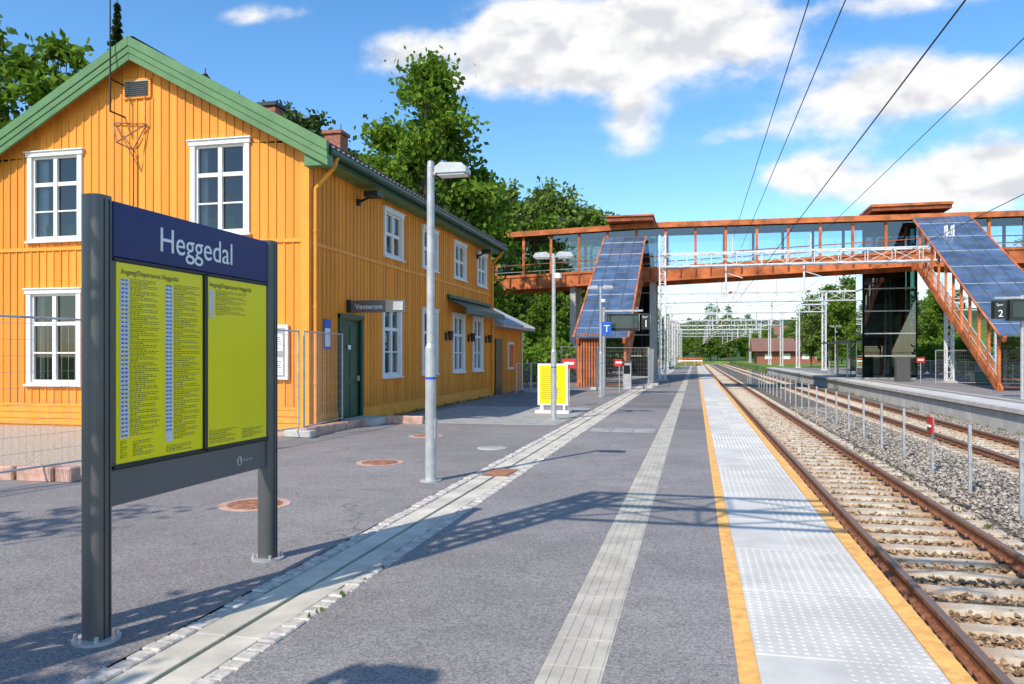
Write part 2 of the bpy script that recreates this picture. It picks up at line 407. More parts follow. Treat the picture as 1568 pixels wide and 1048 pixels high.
# ------------------------------------------------------------------ yellow house
HX0,HX1,HY0,HY1=-16.1,-7.9,15.,30.
RX=-12.;RZ=8.46;SL=.545;EX=4.62
def rz(x): return RZ-SL*abs(x-RX)
H=E('station_house',(-12,22,0))
class W:
    def __init__(s,g,ax,c,out): s.g=g;s.ax=ax;s.c=c;s.o=out
    def p(s,a,o,z): return (a,s.c+s.o*o,z) if s.ax=='x' else (s.c+s.o*o,a,z)
    def box(s,a0,a1,o0,o1,z0,z1,mat):
        p=s.p(a0,o0,z0);q=s.p(a1,o1,z1); s.g.box(p[0],q[0],p[1],q[1],p[2],q[2],mat)
    def wall(s,a0,a1,z0,z1,ops,mat,top=None,extra=()):
        A=sorted(set([a0,a1]+[x for o in ops for x in o[:2]]+list(extra))); Z=sorted(set([z0,z1]+[x for o in ops for x in o[2:]]))
        for i in range(len(A)-1):
            for j in range(len(Z)-1):
                ca=(A[i]+A[i+1])/2;cz=(Z[j]+Z[j+1])/2
                if any(o[0]<ca<o[1] and o[2]<cz<o[3] for o in ops): continue
                t0=t1=Z[j+1]
                if top: t0=min(t0,top(A[i]));t1=min(t1,top(A[i+1]))
                if t0<=Z[j] and t1<=Z[j]: continue
                s.g.face([s.p(A[i],0,Z[j]),s.p(A[i+1],0,Z[j]),s.p(A[i+1],0,max(t1,Z[j])),s.p(A[i],0,max(t0,Z[j]))],mat)
    def battens(s,a0,a1,z0,z1,ops,mat,top=None,step=.2,gaps=()):
        a=a0+.06
        while a<a1:
            iv=[(z0,min(z1,top(a)) if top else z1)]
            for o in list(ops)+[(a0-1,a1+1,g0,g1) for g0,g1 in gaps]:
                if o[0]-.03<a<o[1]+.03:
                    nv=[]
                    for u,v in iv:
                        if o[3]<=u or o[2]>=v: nv.append((u,v)); continue
                        if o[2]>u: nv.append((u,o[2]))
                        if o[3]<v: nv.append((o[3],v))
                    iv=nv
            for u,v in iv:
                if v-u>.03: s.box(a-.019,a+.019,.0,.02,u,v,mat)
            a+=step
    def window(s,a0,a1,z0,z1,rows,curt,gg,gc):
        t=.12; b0,b1,c0,c1=a0+t,a1-t,z0+.1,z1-.13
        s.box(a0,b0,.0,.05,z0+.04,z1-.05,m_white); s.box(b1,a1,.0,.05,z0+.04,z1-.05,m_white)
        s.box(a0-.03,a1+.03,.0,.07,z1-.13+.0,z1-.03,m_white); s.box(a0-.06,a1+.06,.0,.10,z1-.03,z1,m_white)
        s.box(a0-.04,a1+.04,.0,.09,z0,z0+.05,m_white); s.box(b0,b1,.0,.05,z0+.05,c0,m_white)
        f=.05
        s.box(b0,b0+f,-.09,.0,c0,c1,m_white); s.box(b1-f,b1,-.09,.0,c0,c1,m_white)
        s.box(b0+f,b1-f,-.09,.0,c0,c0+f,m_white); s.box(b0+f,b1-f,-.09,.0,c1-f,c1,m_white)
        m=(b0+b1)/2; s.box(m-.05,m+.05,-.085,.012,c0+f,c1-f,m_white)
        h=(c1-c0)
        for k,r in enumerate(rows):
            z=c0+h*r; w=.045 if k==len(rows)-1 else .018
            s.box(b0+f,m-.05,-.075,-.005,z-w,z+w,m_white); s.box(m+.05,b1-f,-.075,-.005,z-w,z+w,m_white)
        gw=W(gg,s.ax,s.c,s.o)
        gg.face([gw.p(b0,-.05,c0),gw.p(b1,-.05,c0),gw.p(b1,-.05,c1),gw.p(b0,-.05,c1)],m_glass)
        cw=W(gc,s.ax,s.c,s.o)
        wd=(b1-b0)
        if curt>0:
            for side in(0,1):
                n=10; L=wd*curt
                prev=None
                for i in range(n+1):
                    a=(b0+L*i/n) if side==0 else (b1-L*i/n); o=-.2+.02*math.sin(i*1.9)
                    if prev: gc.face([cw.p(prev[0],prev[1],c0),cw.p(a,o,c0),cw.p(a,o,c1),cw.p(prev[0],prev[1],c1)],m_curt)
                    prev=(a,o)
        cw.box(b0,b1,-.14,-.1,c0-.02,c0+.0,m_white)
        return (b0,b1,c0,c1)
gg=MB();gc=MB();gw=MB()
G=W(gw,'x',HY0,-1)
gwin=[(-14.92,-13.45,4.17,6.27,.2),(-10.68,-9.25,4.17,6.27,.14),(-14.95,-13.48,.9,3.14,.13),(-10.68,-9.25,.9,3.14,.2)]
ops=[G.window(a,b,c,d,(.33,.66),k,gg,gc) for a,b,c,d,k in gwin]
topf=lambda x: rz(x)-.16
trims=[(a,b,c,d) for a,b,c,d,k in gwin]
gm=MB(); GW=W(gm,'x',HY0,-1)
GW.wall(HX0,HX1,0,8.6,ops,m_yel,topf,(RX,))
GW.battens(HX0,HX1,.5,8.5,trims+[(-12.36,-11.66,7.28,7.72)],m_yel,topf,.2,((3.98,4.08),))
GW.box(HX0,HX1,0,.035,3.99,4.07,m_yelt); GW.box(HX0,HX1,0,.03,.45,.52,m_yelt)
for k in range(3): GW.box(HX0,HX1,0,.02,.04+k*.14,.165+k*.14,m_yelt)
S=W(gw,'y',HX1,1)
swin=[(19.05,20.4,4.17,5.5,.15),(22.0,23.4,4.17,5.5,.15),(25.1,26.5,4.17,5.5,.1),(28.0,29.3,4.17,5.5,.1),
      (18.95,20.3,1.0,3.05,.15),(22.0,23.4,1.0,3.05,.1),(25.0,26.35,1.0,3.05,.1),(27.4,28.75,1.0,3.05,.1)]
ops=[S.window(a,b,c,d,((.5,) if d>5 else (.33,.66)),k,gg,gc) for a,b,c,d,k in swin]
SW=W(gm,'y',HX1,1)
door=(16.5,17.6,0,2.45)
SW.wall(HY0,HY1,0,6.07,ops+[door],m_yel)
SW.battens(HY0,HY1,.35,6.0,[(a,b,c,d) for a,b,c,d,k in swin]+[(16.4,17.7,0,2.55)],m_yel,None,.2,((3.93,4.03),))
SW.box(HY0,HY1,0,.035,3.94,4.02,m_yelt); 
SW.box(HY0,16.38,0,.03,.02,.33,m_yelt); SW.box(17.72,HY1,0,.03,.02,.33,m_yelt)
gm.box(HX1-.14,HX1+.05,HY0-.05,HY0+.12,0,6.03,m_yelt); gm.box(HX1-.12,HX1+.04,HY1-.12,HY1+.02,0,6.0,m_yelt)
gm.face([(HX0,HY0,0),(HX0,HY1,0),(HX0,HY1,6.06),(HX0,HY0,6.06)],m_yel)
W(gm,'x',HY1,1).wall(HX0,HX1,0,8.6,[],m_yel,topf,(RX,))
gm.build('walls',H,recalc=False)
S.box(16.4,16.5,0,.06,0,2.55,m_greend); S.box(17.6,17.7,0,.06,0,2.55,m_greend); S.box(16.4,17.7,.0,.075,2.46,2.56,m_greend)
S.box(16.5,17.6,-.08,-.03,0.02,2.46,m_greend)
for z0,z1 in((.2,.9),(1.05,1.7),(1.85,2.3)):
    for a in(16.6,17.1): S.box(a,a+.38,-.03,-.015,z0,z1,m_greend)
S.box(17.48,17.53,-.03,.03,1.0,1.12,m_lgrey); S.box(16.95,17.1,-.015,.0,1.75,1.85,m_txt)
gw.build('windows_and_door',H,.004); gc.build('curtains',H,recalc=False); gg.build('window_glass',H,recalc=False)
g=MB(); g.box(HX0+1.2,HX1-1.0,HY0+1.0,HY1-1,0,5.6,m_dark); 
for z in (0.05,3.75): g.box(HX0+.1,HX1-.25,HY0+.25,HY1-.1,z,z+.1,m_dark)
g.build('interior',H)
g=MB()
for i in range(26):
    x=-9.85+random.uniform(-.16,.16); z=4.75+random.uniform(-.18,.3); g.cyl((x,15.12+random.uniform(0,.03),z),(x+.02,15.16,z+.02),.035,.01,6,m_magenta if i%3 else m_bush)
for x0 in(-9.8,-10.2,-14.4,-13.9):
    for i in range(12):
        x=x0+random.uniform(-.15,.15); g.cyl((x,15.16,4.3),(x+random.uniform(-.15,.15),15.16,4.62),.03,.008,5,m_bush)
g.build('window_plants',H)
g=MB()
y0,y1=14.70,30.3
for s in(-1,1):
    ex=RX+s*EX
    def pt(x,dz): return (x,y0+.05,rz(x)+dz)
    g.prism([pt(RX,0),pt(ex,0),pt(ex,-.06),pt(RX,-.06)],(0,y1-y0-.1,0),m_tile)
    g.prism([pt(RX,-.062),pt(ex-s*.05,-.062),pt(ex-s*.05,-.14),pt(RX,-.14)],(0,y1-y0-.1,0),m_soff)
    y=y0+.16
    while y<y1-.05:
        g.cyl((RX,y,rz(RX)+.005),(ex+s*.06,y,rz(ex+s*.06)+.005),.065,.065,8,m_tile); y+=.24
    g.cyl((RX,y0+.08,RZ+.03),(RX,y1-.05,RZ+.03),.1,None,10,m_tile)
g.build('roof',H)
g=MB()
for s in(-1,1):
    for yy in(y0,y1-.04):
        sg=-1 if yy==y0 else 1
        for (d0,d1,pr) in((.09,-.12,.05),(-.12,-.27,.03),(-.27,-.42,.012)):
            e1=RX+s*(EX+.08)
            ya,yb=(yy-pr,yy+.045) if sg<0 else (yy,yy+.045+pr)
            g.prism([(RX,ya,rz(RX)+d0),(e1,ya,rz(e1)+d0),(e1,ya,rz(e1)+d1),(RX,ya,rz(RX)+d1)],(0,yb-ya,0),m_green)
    x0=RX+s*(EX-.48);x1=RX+s*(EX+.06)
    g.box(x0,x1,y0+.05,y0+.3,rz(x1)-.40,rz(x1)-.16,m_green)
    g.box(RX+s*(EX-.1),RX+s*(EX-.04),y0+.3,y1-.1,rz(x1)-.24,rz(x1)-.02,m_greend)
    g.box(RX+s*4.1,RX+s*(EX-.1),y0+.3,y1-.1,rz(x1)-.26,rz(x1)-.22,m_green)
g.build('barge_boards',H,.006)
g=MB()
g.cyl((-7.30,14.8,5.80),(-7.30,30.2,5.78),.07,None,10,m_greend)
g.cyl((-7.30,15.15,5.76),(-7.38,15.15,5.55),.045,None,10,m_yelt); g.cyl((-7.38,15.15,5.55),(-7.78,15.1,5.1),.045,None,10,m_yelt); g.cyl((-7.78,15.1,5.12),(-7.78,15.1,.15),.045,None,10,m_yelt)
for z in(1,2.6,4.2): g.cyl((-7.78,15.1,z),(-7.78,15.1,z+.05),.056,None,10,m_yelt)
g.cyl((-7.3,29.9,5.76),(-7.8,29.95,5.2),.045,None,8,m_yelt); g.cyl((-7.8,29.95,5.22),(-7.8,29.95,.15),.045,None,8,m_yelt)
g.build('gutter_and_downpipes',H)
g=MB()
for (x,y,w,h) in((-12,24.8,.6,9.25),(-12,20.6,.5,8.9)):
    g.box(x-w/2,x+w/2,y-w/2,y+w/2,7.8,h-.12,m_brick); g.box(x-w/2-.06,x+w/2+.06,y-w/2-.06,y+w/2+.06,h-.12,h,m_brick if y>22 else m_iron)
g.build('chimneys',H,.01)
g=MB()
G2=W(g,'x',HY0,-1)
G2.box(-12.36,-11.66,0,.05,7.28,7.72,m_yelt); G2.box(-12.31,-11.71,.02,.055,7.33,7.67,m_soff)
for k in range(7): G2.box(-12.3,-11.72,.05,.08,7.34+k*.047,7.36+k*.047,m_iron)
g.build('attic_vent',H)
g=MB()
g.cyl((-12.35,14.55,6.9),(-12.35,14.55,11.5),.02,.01,8,m_iron)
for z in(6.9,7.6): g.cyl((-12.35,14.55,z),(-12.35,15,z),.02,None,6,m_iron)
a=Vector((-12.6,14.95,6.78));b=Vector((-11.75,14.95,6.7));c=Vector((-12.15,14.5,6.2)); c2=Vector((-12.1,14.95,6.15))
for p,q in((a,b),(a,c),(b,c),(a,c2),(b,c2),(c,c2)): g.cyl(p,q,.014,None,6,m_rust)
g.cyl((-11.75,14.9,6.7),(-11.75,14.9,7.3),.012,None,6,m_rust); g.cyl((-12.05,14.9,6.15),(-12.05,14.9,4.1),.012,None,6,m_iron)
g.build('flagpole_bracket',H)
g=MB(); S2=W(g,'y',HX1,1)
for y in(17.4,27.9):
    S2.box(y,y+.12,.0,.08,5.2,5.35,m_iron); g.beam((-7.85,y+.06,5.28),(-7.45,y+.06,5.45),.05,.05,m_iron); g.box(-7.65,-7.3,y-.15,y+.25,5.38,5.5,m_iron)
for y in(24.2,26.8,29.2):
    S2.box(y,y+.1,.0,.06,2.1,2.35,m_iron); g.cyl((-7.72,y+.05,2.1),(-7.72,y+.05,2.4),.07,.1,8,m_iron)
g.prism([(-7.88,24.4,3.45),(-7.25,24.4,3.12),(-7.25,24.4,2.98),(-7.22,24.4,2.98),(-7.22,24.4,3.16),(-7.88,24.4,3.50)],(0,5.2,0),m_greend)
g.box(-7.86,-7.78,24.35,29.65,3.5,3.6,m_greend)
g.build('lamps_and_awning',H)
e=E('notice_board',(-8.7,14.95,1.7)); g=MB(); B=W(g,'x',HY0,-1)
B.box(-9.3,-8.32,.02,.09,1.1,2.25,m_white); B.box(-9.24,-8.38,.09,.095,1.16,2.19,m_pave)
for i in range(6):
    x=-9.2+(i%3)*.28; z=1.2+(i//3)*.5; B.box(x,x+.21,.096,.099,z,z+.36,m_txt)
    for k in range(6): B.box(x+.02,x+.02+random.uniform(.08,.17),.0992,.1,z+.05+k*.045,z+.065+k*.045,m_iron)
g.build('board',e)
e=E('wall_info_sign',(-7.87,15.8,2)); g=MB(); B=W(g,'y',HX1,1); B.box(15.65,15.95,.03,.05,1.75,2.4,m_tblue); B.box(15.67,15.93,.051,.053,1.8,2.2,m_txt); g.build('plate',e)
g=MB(); g.box(-7.85,-7.1,16.6,17.5,.0,.16,m_conc); g.build('door_step',H,.01)
e=E('waiting_room_sign',(-7.1,16.9,2.7)); g=MB(); g.box(-7.8,-6.45,16.86,16.92,2.60,2.88,m_grpan); g.box(-7.9,-7.8,16.84,16.94,2.6,2.9,m_iron); g.box(-6.74,-6.5,16.84,16.855,2.64,2.84,m_lgrey); g.build('panel',e,.005)
text('Venterom',.165,(-7.68,16.855,2.68),(R(90),0,0),m_txt,'lettering',e)
A=E('station_annex',(-10,33,0)); g=MB()
g.box(-13,-8.0,30.06,36.2,0,2.75,m_yel)
W(g,'y',-8.0,1).battens(30.1,36.2,.3,2.7,[(31.0,32.1,0,2.3)],m_yel,None,.2)
g.prism([(-13.4,30.34,3.0),(-10.5,30.34,4.35),(-7.45,30.34,2.85),(-7.45,30.34,2.75),(-13.4,30.34,2.75)],(0,6.3,0),m_soff)
y=30.4
while y<36.6: g.cyl((-10.5,y,4.37),(-7.42,y,2.88),.05,None,6,m_lgrey); y+=.3
g.box(-8.0,-7.93,31.0,32.1,0,2.3,m_greend); g.box(-8,-7.94,33.3,34.3,1,2.2,m_white); g.box(-7.94,-7.93,33.4,34.2,1.1,2.1,m_dglass)
g.box(-7.99,-7.95,36.1,36.22,0,2.75,m_white)
g.build('walls_and_roof',A)
# ------------------------------------------------------------------ information sign
I=E('station_info_sign',(-3.28,4.65,0)); X=-3.28
g=MB()
for y in(3.76,5.57):
    n=24; a=[];b=[]
    for i in range(n):
        t=2*math.pi*i/n; sx=abs(math.cos(t))**.7*math.copysign(1,math.cos(t)); sy=abs(math.sin(t))**.7*math.copysign(1,math.sin(t))
        a.append((X+.068*sx,y+.068*sy,.0)); b.append((X+.068*sx,y+.068*sy,2.5))
    g.solid(a+b,[(i,(i+1)%n,(i+1)%n+n,i+n) for i in range(n)],m_sgrey,True); g.face(b,m_lgrey)
    for s in(-.02,.02): g.box(X+.066,X+.071,y+s-.003,y+s+.003,.02,2.48,m_iron)
    g.cyl((X,y,0),(X,y,.018),.125,None,24,m_lgrey)
    for k in range(4):
        t=k*math.pi/2+.7; g.cyl((X+.105*math.cos(t),y+.105*math.sin(t),.018),(X+.105*math.cos(t),y+.105*math.sin(t),.05),.012,None,6,m_lgrey)
g.build('posts',I)
g=MB()
y0,y1=3.835,5.50
g.box(X-.045,X+.035,y0,y1,.95,2.47,m_sgrey)
g.box(X-.05,X+.045,y0,y1,2.165,2.485,m_blue)
g.box(X-.035,X+.028,y0,y1,.735,.945,m_grpan)
g.build('cabinet',I,.006)
g=MB(); xf=X+.046
pan=[(y0+.03,4.675),(4.725,y1-.02)]
for a,b in pan: g.box(X+.03,xf-.006,a,b,.975,2.14,m_poster)
g.box(X+.03,X+.052,4.682,4.718,.955,2.155,m_iron)
for z in(.952,2.146): g.box(X+.03,X+.052,y0+.002,y1-.002,z,z+.014,m_iron)
g.build('posters',I)
g=MB()
def q(a,b,z0,z1,mat,dx=.0): g.face([(xf-.004+dx,a,z0),(xf-.004+dx,b,z0),(xf-.004+dx,b,z1),(xf-.004+dx,a,z1)],mat)
for ca in(3.895,4.29):
    for zz in np.arange(1.12 if ca<4 else 1.06,2.04,.0245): q(ca,ca+.07,zz,zz+.0205,m_pblue)
for zz in np.arange(1.86,2.04,.0245): q(4.745,4.80,zz,zz+.0205,m_pblue)
rr=random.Random(3)
for (a0,a1,zb,zt) in((3.975,4.25,1.12,2.05),(4.375,4.65,1.06,2.05),(4.82,5.2,1.88,2.05),(3.895,3.96,1.0,1.1),(4.0,4.2,1.0,1.09),(4.3,4.6,.99,1.03),(4.75,5.1,.99,1.08),(5.15,5.45,.99,1.06)):
    zz=zt; k=0
    while zz>zb:
        k+=1; a=a0; e_=a0+(a1-a0)*(rr.uniform(.75,1) if k%3 else rr.uniform(.2,.6))
        while a<e_:
            w=rr.uniform(.012,.035); q(a,min(a+w,e_),zz,zz+(.004 if k%3 else .0055),m_ink,.0006); a+=w+.008
        zz-=.0118
for ca in(3.895,4.29):
    for zz in np.arange(1.125,2.04,.0245): q(ca+.008,ca+.03,zz+.004,zz+.013,m_tblue,.0008); q(ca+.038,ca+.06,zz+.004,zz+.013,m_tblue,.0008)
g.build('timetable_print',I,recalc=False)
rot=(R(90),0,R(90))
text('Heggedal',.217,(X+.0455,4.225,2.25),rot,m_txt,'station_name',I,ext=.0015)
text('Avgang/Departures Heggedal',.044,(xf-.003,3.90,2.075),rot,m_ink,'poster_title_a',I,ext=.0003)
text('Avgang/Departures Heggedal',.044,(xf-.003,4.75,2.075),rot,m_ink,'poster_title_b',I,ext=.0003)
g=MB(); g.cyl((X+.028,5.13,.83),(X+.031,5.13,.83),.035,None,20,m_lgrey); g.prism([(X+.031,5.115,.805),(X+.031,5.13,.86),(X+.031,5.145,.805)],(.002,0,0),m_grpan)
g.build('logo',I); text('bane nor',.035,(X+.0285,5.18,.82),rot,m_lgrey,'logo_text',I,ext=.0003)
# ------------------------------------------------------------------ lamps
def lamp(x,y,h,double):
    e=E('street_lamp',(x,y,0)); g=MB()
    g.cyl((x,y,0),(x,y,.02),.14,None,20,m_lgrey); 
    g.cyl((x,y,.02),(x,y,1.7),.072,.07,20,m_lgrey); g.cyl((x,y,1.7),(x,y,1.76),.07,.05,20,m_lgrey); g.cyl((x,y,1.76),(x,y,h),.052,.047,16,m_lgrey)
    g.box(x+.065,x+.078,y-.05,y+.05,.55,.8,m_lgrey)
    g.cyl((x,y,1.30),(x,y,1.33),.074,None,20,m_tblue)
    for s in((-1,1) if double else (1,)):
        g.beam((x,y,h-.07),(x+s*.15,y,h-.09),.04,.04,m_lgrey)
        hx0,hx1=x+s*.08,x+s*.5
        g.prism([(hx0,y-.11,h-.02),(hx0+s*.08,y-.11,h+.04),(hx1-s*.06,y-.11,h+.02),(hx1,y-.11,h-.04),(hx1,y-.11,h-.10),(hx0,y-.11,h-.10)],(0,.22,0),m_lgrey)
        g.box(min(hx0,hx1)+.04,max(hx0,hx1)-.03,y-.09,y+.09,h-.125,h-.101,m_txt)
    if not double: g.cyl((x,y,h),(x,y,h+.08),.05,.04,12,m_lgrey)
    else:
        g.cyl((x+.12,y-.06,h-.62),(x+.12,y-.06,h-.5),.09,.09,12,m_txt); g.beam((x,y,h-.5),(x+.12,y-.06,h-.5),.03,.03,m_lgrey)
    g.build('lamp_post',e,.004)
lamp(-3.29,9.5,4.0,False); lamp(-3.45,19.3,4.15,True); lamp(-3.6,30.5,4.3,True); lamp(-3.4,0,4.0,False); lamp(-3.6,44,4.3,True)
lamp(14.2,62,4.3,True); lamp(12.2,75,4.3,True)
e=E('yellow_info_board',(-3.85,21.8,0)); g=MB()
g.box(-4.3,-3.45,21.5,21.56,.22,1.38,m_white); g.box(-4.24,-3.51,21.49,21.499,.28,1.33,m_poster)
for k in range(16): g.box(-4.2,-4.2+random.uniform(.3,.62),21.486,21.489,.4+k*.055,.412+k*.055,m_ink)
g.box(-4.35,-3.4,21.35,21.85,.0,.08,m_white); 
for x in(-4.2,-3.55): g.beam((x,21.53,.08),(x,21.53,.25),.05,.05,m_white); g.beam((x,21.56,1.2),(x,21.85,.08),.04,.04,m_white)
g.build('board',e,.005)
def display(x,y,zt,nm,txt,w=1.6,back=1.3):
    e=E(nm,(x,y,0)); g=MB(); g.cyl((x,y,0),(x,y,zt+.25),.07,None,14,m_lgrey); g.beam((x,y,zt+.1),(x+w,y,zt+.1),.08,.08,m_lgrey)
    g.box(x+.15,x+.15+back,y-.22,y+.22,zt-.72,zt-.03,m_screen); g.box(x+.2,x+.1+back,y-.225,y-.221,zt-.62,zt-.12,m_dglass)
    g.box(x+.25+back,x+.6+back,y-.16,y+.16,zt-.68,zt-.05,m_screen)
    g.build('display',e,.01)
    text(txt,.42,(x+.33+back,y-.165,zt-.58),(R(90),0,0),m_txt,'platform_number',e)
    text('Spor',.12,(x+.29+back,y-.165,zt-.2),(R(90),0,0),m_txt,'platform_word',e)
display(-3.7,32.5,3.35,'platform_display','1')
e=E('metro_sign',(-3.6,31.5,0)); g=MB(); g.box(-3.68,-3.28,31.4,31.45,2.45,2.95,m_tblue); g.cyl((-3.6,31.5,0),(-3.6,31.5,3),.04,None,10,m_lgrey); g.build('plate',e); text('T',.4,(-3.58,31.39,2.55),(R(90),0,0),m_txt,'letter',e)
e=E('platform_display',(11.8,32,0)); g=MB(); g.cyl((11.62,32.1,0),(11.62,32.1,3.8),.07,None,14,m_lgrey); g.box(10.62,11.02,31.85,32.2,2.95,3.62,m_screen); g.box(11.1,12.9,31.8,32.25,2.88,3.65,m_screen); g.box(11.2,12.8,31.79,31.798,3.0,3.55,m_dglass); g.beam((10.7,32.1,3.72),(12.8,32.1,3.72),.08,.08,m_lgrey); g.build('display',e,.01)
text('2',.36,(10.73,31.84,3.02),(R(90),0,0),m_txt,'platform_number',e); text('Spor',.12,(10.68,31.84,3.42),(R(90),0,0),m_txt,'platform_word',e)
e=E('ticket_machine',(-3.15,37.3,0)); g=MB(); g.box(-3.35,-2.95,37.2,37.5,0,1.3,m_lgrey); g.box(-3.3,-3.0,37.18,37.199,.75,1.15,m_screen); g.box(-3.37,-2.93,37.15,37.52,1.3,1.36,m_sgrey); g.build('machine',e,.02)
def redsign(x,y,z):
    e=E('red_notice_sign',(x,y,0)); g=MB(); g.cyl((x,y,0),(x,y,z),.025,None,8,m_lgrey); g.box(x-.22,x+.22,y-.03,y-.01,z-.3,z,m_red); g.box(x-.16,x+.16,y-.034,y-.031,z-.18,z-.1,m_txt); g.build('sign',e)
redsign(-3.9,24.6,1.5); redsign(-3.2,34,1.45); redsign(12.8,50,1.5)
# ------------------------------------------------------------------ temporary fences
def fence(name,pts,h=2.0,feet=True):
    e=E(name,(*pts[0],0)); g=MB(); gf=MB()
    for p,q in zip(pts[:-1],pts[1:]):
        p=Vector((*p,0));q=Vector((*q,0)); d=(q-p); L=d.length; d/=L; u=Vector((0,0,1))
        a=p+d*.04;b=q-d*.04
        g.cyl(a+u*.12,a+u*(h+.1),.02,None,8,m_lgrey); g.cyl(b+u*.12,b+u*(h+.1),.02,None,8,m_lgrey)
        for z in(.2,h+.08): g.cyl(a+u*z,b+u*z,.015,None,8,m_lgrey)
        z=.2
        while z<h: g.cyl(a+u*z,b+u*z,.0028,None,4,m_lgrey,False); z+=.2 
        t=.1
        while t<L-.05: g.cyl(p+d*t+u*.2,p+d*t+u*(h+.07),.0022,None,4,m_lgrey,False); t+=.1
        if feet:
            n=d.cross(u)*.3; gf.beam(q-n+u*.075,q+n+u*.075,.22,.15,m_conc)
    g.build('mesh_panels',e)
    if feet: gf.build('concrete_feet',e,.02)
fence('construction_fence',[(-8.9,3.6),(-8.2,7.1),(-7.8,10.55),(-7.55,14.0)])
fence('construction_fence',[(-7.5,14.05),(-7.75,16.35)],feet=False)
fence('construction_fence',[(-5.6,33),(-4.4,36),(-2.2,38.4)],1.9)
fence('construction_fence',[(-2.2,38.6),(-2.2,42.0),(-2.3,45)],1.9)
fence('construction_fence',[(-7.0,30.6),(-6.9,33),(-5.7,33)],1.2)
fence('construction_fence',[(12.2,45),(15.5,45),(18.8,45.2)],1.8)
# ------------------------------------------------------------------ footbridge
BY0,BY1=55.,58.2
nodes=[(-26,5.85,9.95),(-3.,6.7,10.7),(15.,7.4,10.6),(36,7.3,10.5)]
def bz(x,k):
    for a,b in zip(nodes[:-1],nodes[1:]):
        if a[0]<=x<=b[0]:
            t=(x-a[0])/(b[0]-a[0]); return a[k]*(1-t)+b[k]*t
B=E('footbridge',(5,56.5,0)); g=MB(); gl=MB()
xs_=np.arange(-26,36.01,2.0)
for a,b in zip(xs_[:-1],xs_[1:]):
    a=float(a);b=float(b);l0,l1=bz(a,1),bz(b,1);t0,t1=bz(a,2),bz(b,2)
    def seg(y0,y1,d0,d1,base,mat):
        k=(l0,l1) if base=='l' else (t0,t1)
        g.prism([(a,y0,k[0]+d0),(b,y0,k[1]+d0),(b,y0,k[1]+d1),(a,y0,k[0]+d1)],(0,y1-y0,0),mat)
    seg(BY0,BY1,.32,.5,'l',m_cortd)
    for y in(BY0-.15,BY1): seg(y,y+.15,0,1.0,'l',m_corten); seg(y-.07 if y<BY1 else y+.15,y if y<BY1 else y+.22,.0,.16,'l',m_corten); seg(y-.07 if y<BY1 else y+.15,y if y<BY1 else y+.22,.85,1.02,'l',m_corten)
    seg(BY0-.35,BY1+.35,-.16,0,'t',m_cortd); seg(BY0-.4,BY0-.352,-.3,.06,'t',m_corten); seg(BY1+.352,BY1+.4,-.3,.06,'t',m_corten)
    for y in(BY0-.08,BY1+.08):
        g.box(a-.085,a+.085,y-.08,y+.08,l0+1.0,t0-.17,m_corten)
        g.beam((a,y,(l0+1.75)),(b,y,(l1+1.75)),.06,.06,m_cortd)
        g.beam((a,y,(l0+1.25)),(b,y,(l1+1.25)),.03,.03,m_lgrey)
        gl.face([(a,y+.02,l0+1.),(b,y+.02,l1+1.),(b,y+.02,t1-.16),(a,y+.02,t0-.16)],m_bglass)
    for xx in(a,a+1): g.box(xx-.05,xx+.05,BY0-.26,BY0-.2,bz(xx,1)+.16,bz(xx,1)+.85,m_cortd)
g.build('deck_and_roof',B); gl.build('glazing',B,recalc=False)
def stair(xa,xb,yb,yt,zt,side):
    g=MB();gl=MB(); n=42
    k=(zt)/(yt-yb)
    for x in(xa,xb-.1):
        g.prism([(x,yb-.3,0),(x,yb+.35,0),(x,yt,zt-.42),(x,yt+1,zt-.42),(x,yt+1,zt+.14),(x,yt,zt+.14),(x,yb-.3,.18)],(.1,0,0),m_corten)
    for i in range(n):
        y=yb+(yt-yb)*i/n; z=zt*(i+1)/n; g.box(xa+.11,xb-.11,y,y+.38,z-.05,z,m_sgrey if i%2 else m_cortd)
    ya,yc=yb-.7,yt+.1
    def rp(x,y,d): return (x,y,2.85+(y-yb)*k*.985+d)
    g.solid([rp(xa-.2,ya,0),rp(xb+.2,ya,0),rp(xb+.2,yc,0),rp(xa-.2,yc,0),rp(xa-.2,ya,.05),rp(xb+.2,ya,.05),rp(xb+.2,yc,.05),rp(xa-.2,yc,.05)],
        [(0,3,2,1),(4,5,6,7),(0,1,5,4),(1,2,6,5),(2,3,7,6),(3,0,4,7)],m_solar)
    for i in range(5):
        x=xa-.2+(xb-xa+.4)*i/4; g.beam(rp(x,ya,.06),rp(x,yc,.06),.03 if 0<i<4 else .09,.04,m_grpan if 0<i<4 else m_corten)
    m=14
    for i in range(m+1):
        y=ya+(yc-ya)*i/m; g.beam(rp(xa-.2,y,.055),rp(xb+.2,y,.055),.03,.03,m_lgrey if i%2 else m_grpan)
    for x in(xa+.02,xb-.02):
        g.beam(rp(x,ya,-.14),rp(x,yc,-.14),.14,.28,m_corten)
        y=yb
        while y<yt:
            z0=(y-yb)*k; g.box(x-.06,x+.06,y-.06,y+.06,max(0,z0-.05),rp(x,y,-.12)[2],m_corten); y+=1.3
        for h in(.55,1.05): g.beam((x,yb,h),(x,yt,zt+h),.05,.05,m_lgrey)
        gl.face([(x,yb,.15),(x,yt,zt+.15),(x,yt,rp(x,yt,-.2)[2]),(x,yb,rp(x,yb,-.2)[2])],m_bglass)
        y=yb
        while y<yt: g.box(x-.012,x+.012,y,y+.024,(y-yb)*k,(y-yb)*k+1.05,m_corten); y+=.16
    g.build('stair_flight',side); gl.build('stair_glazing',side,recalc=False)
SL_=E('bridge_stairs',(-4.4,46,0)); stair(-5.9,-3.5,40.5,53.8,6.85,SL_)
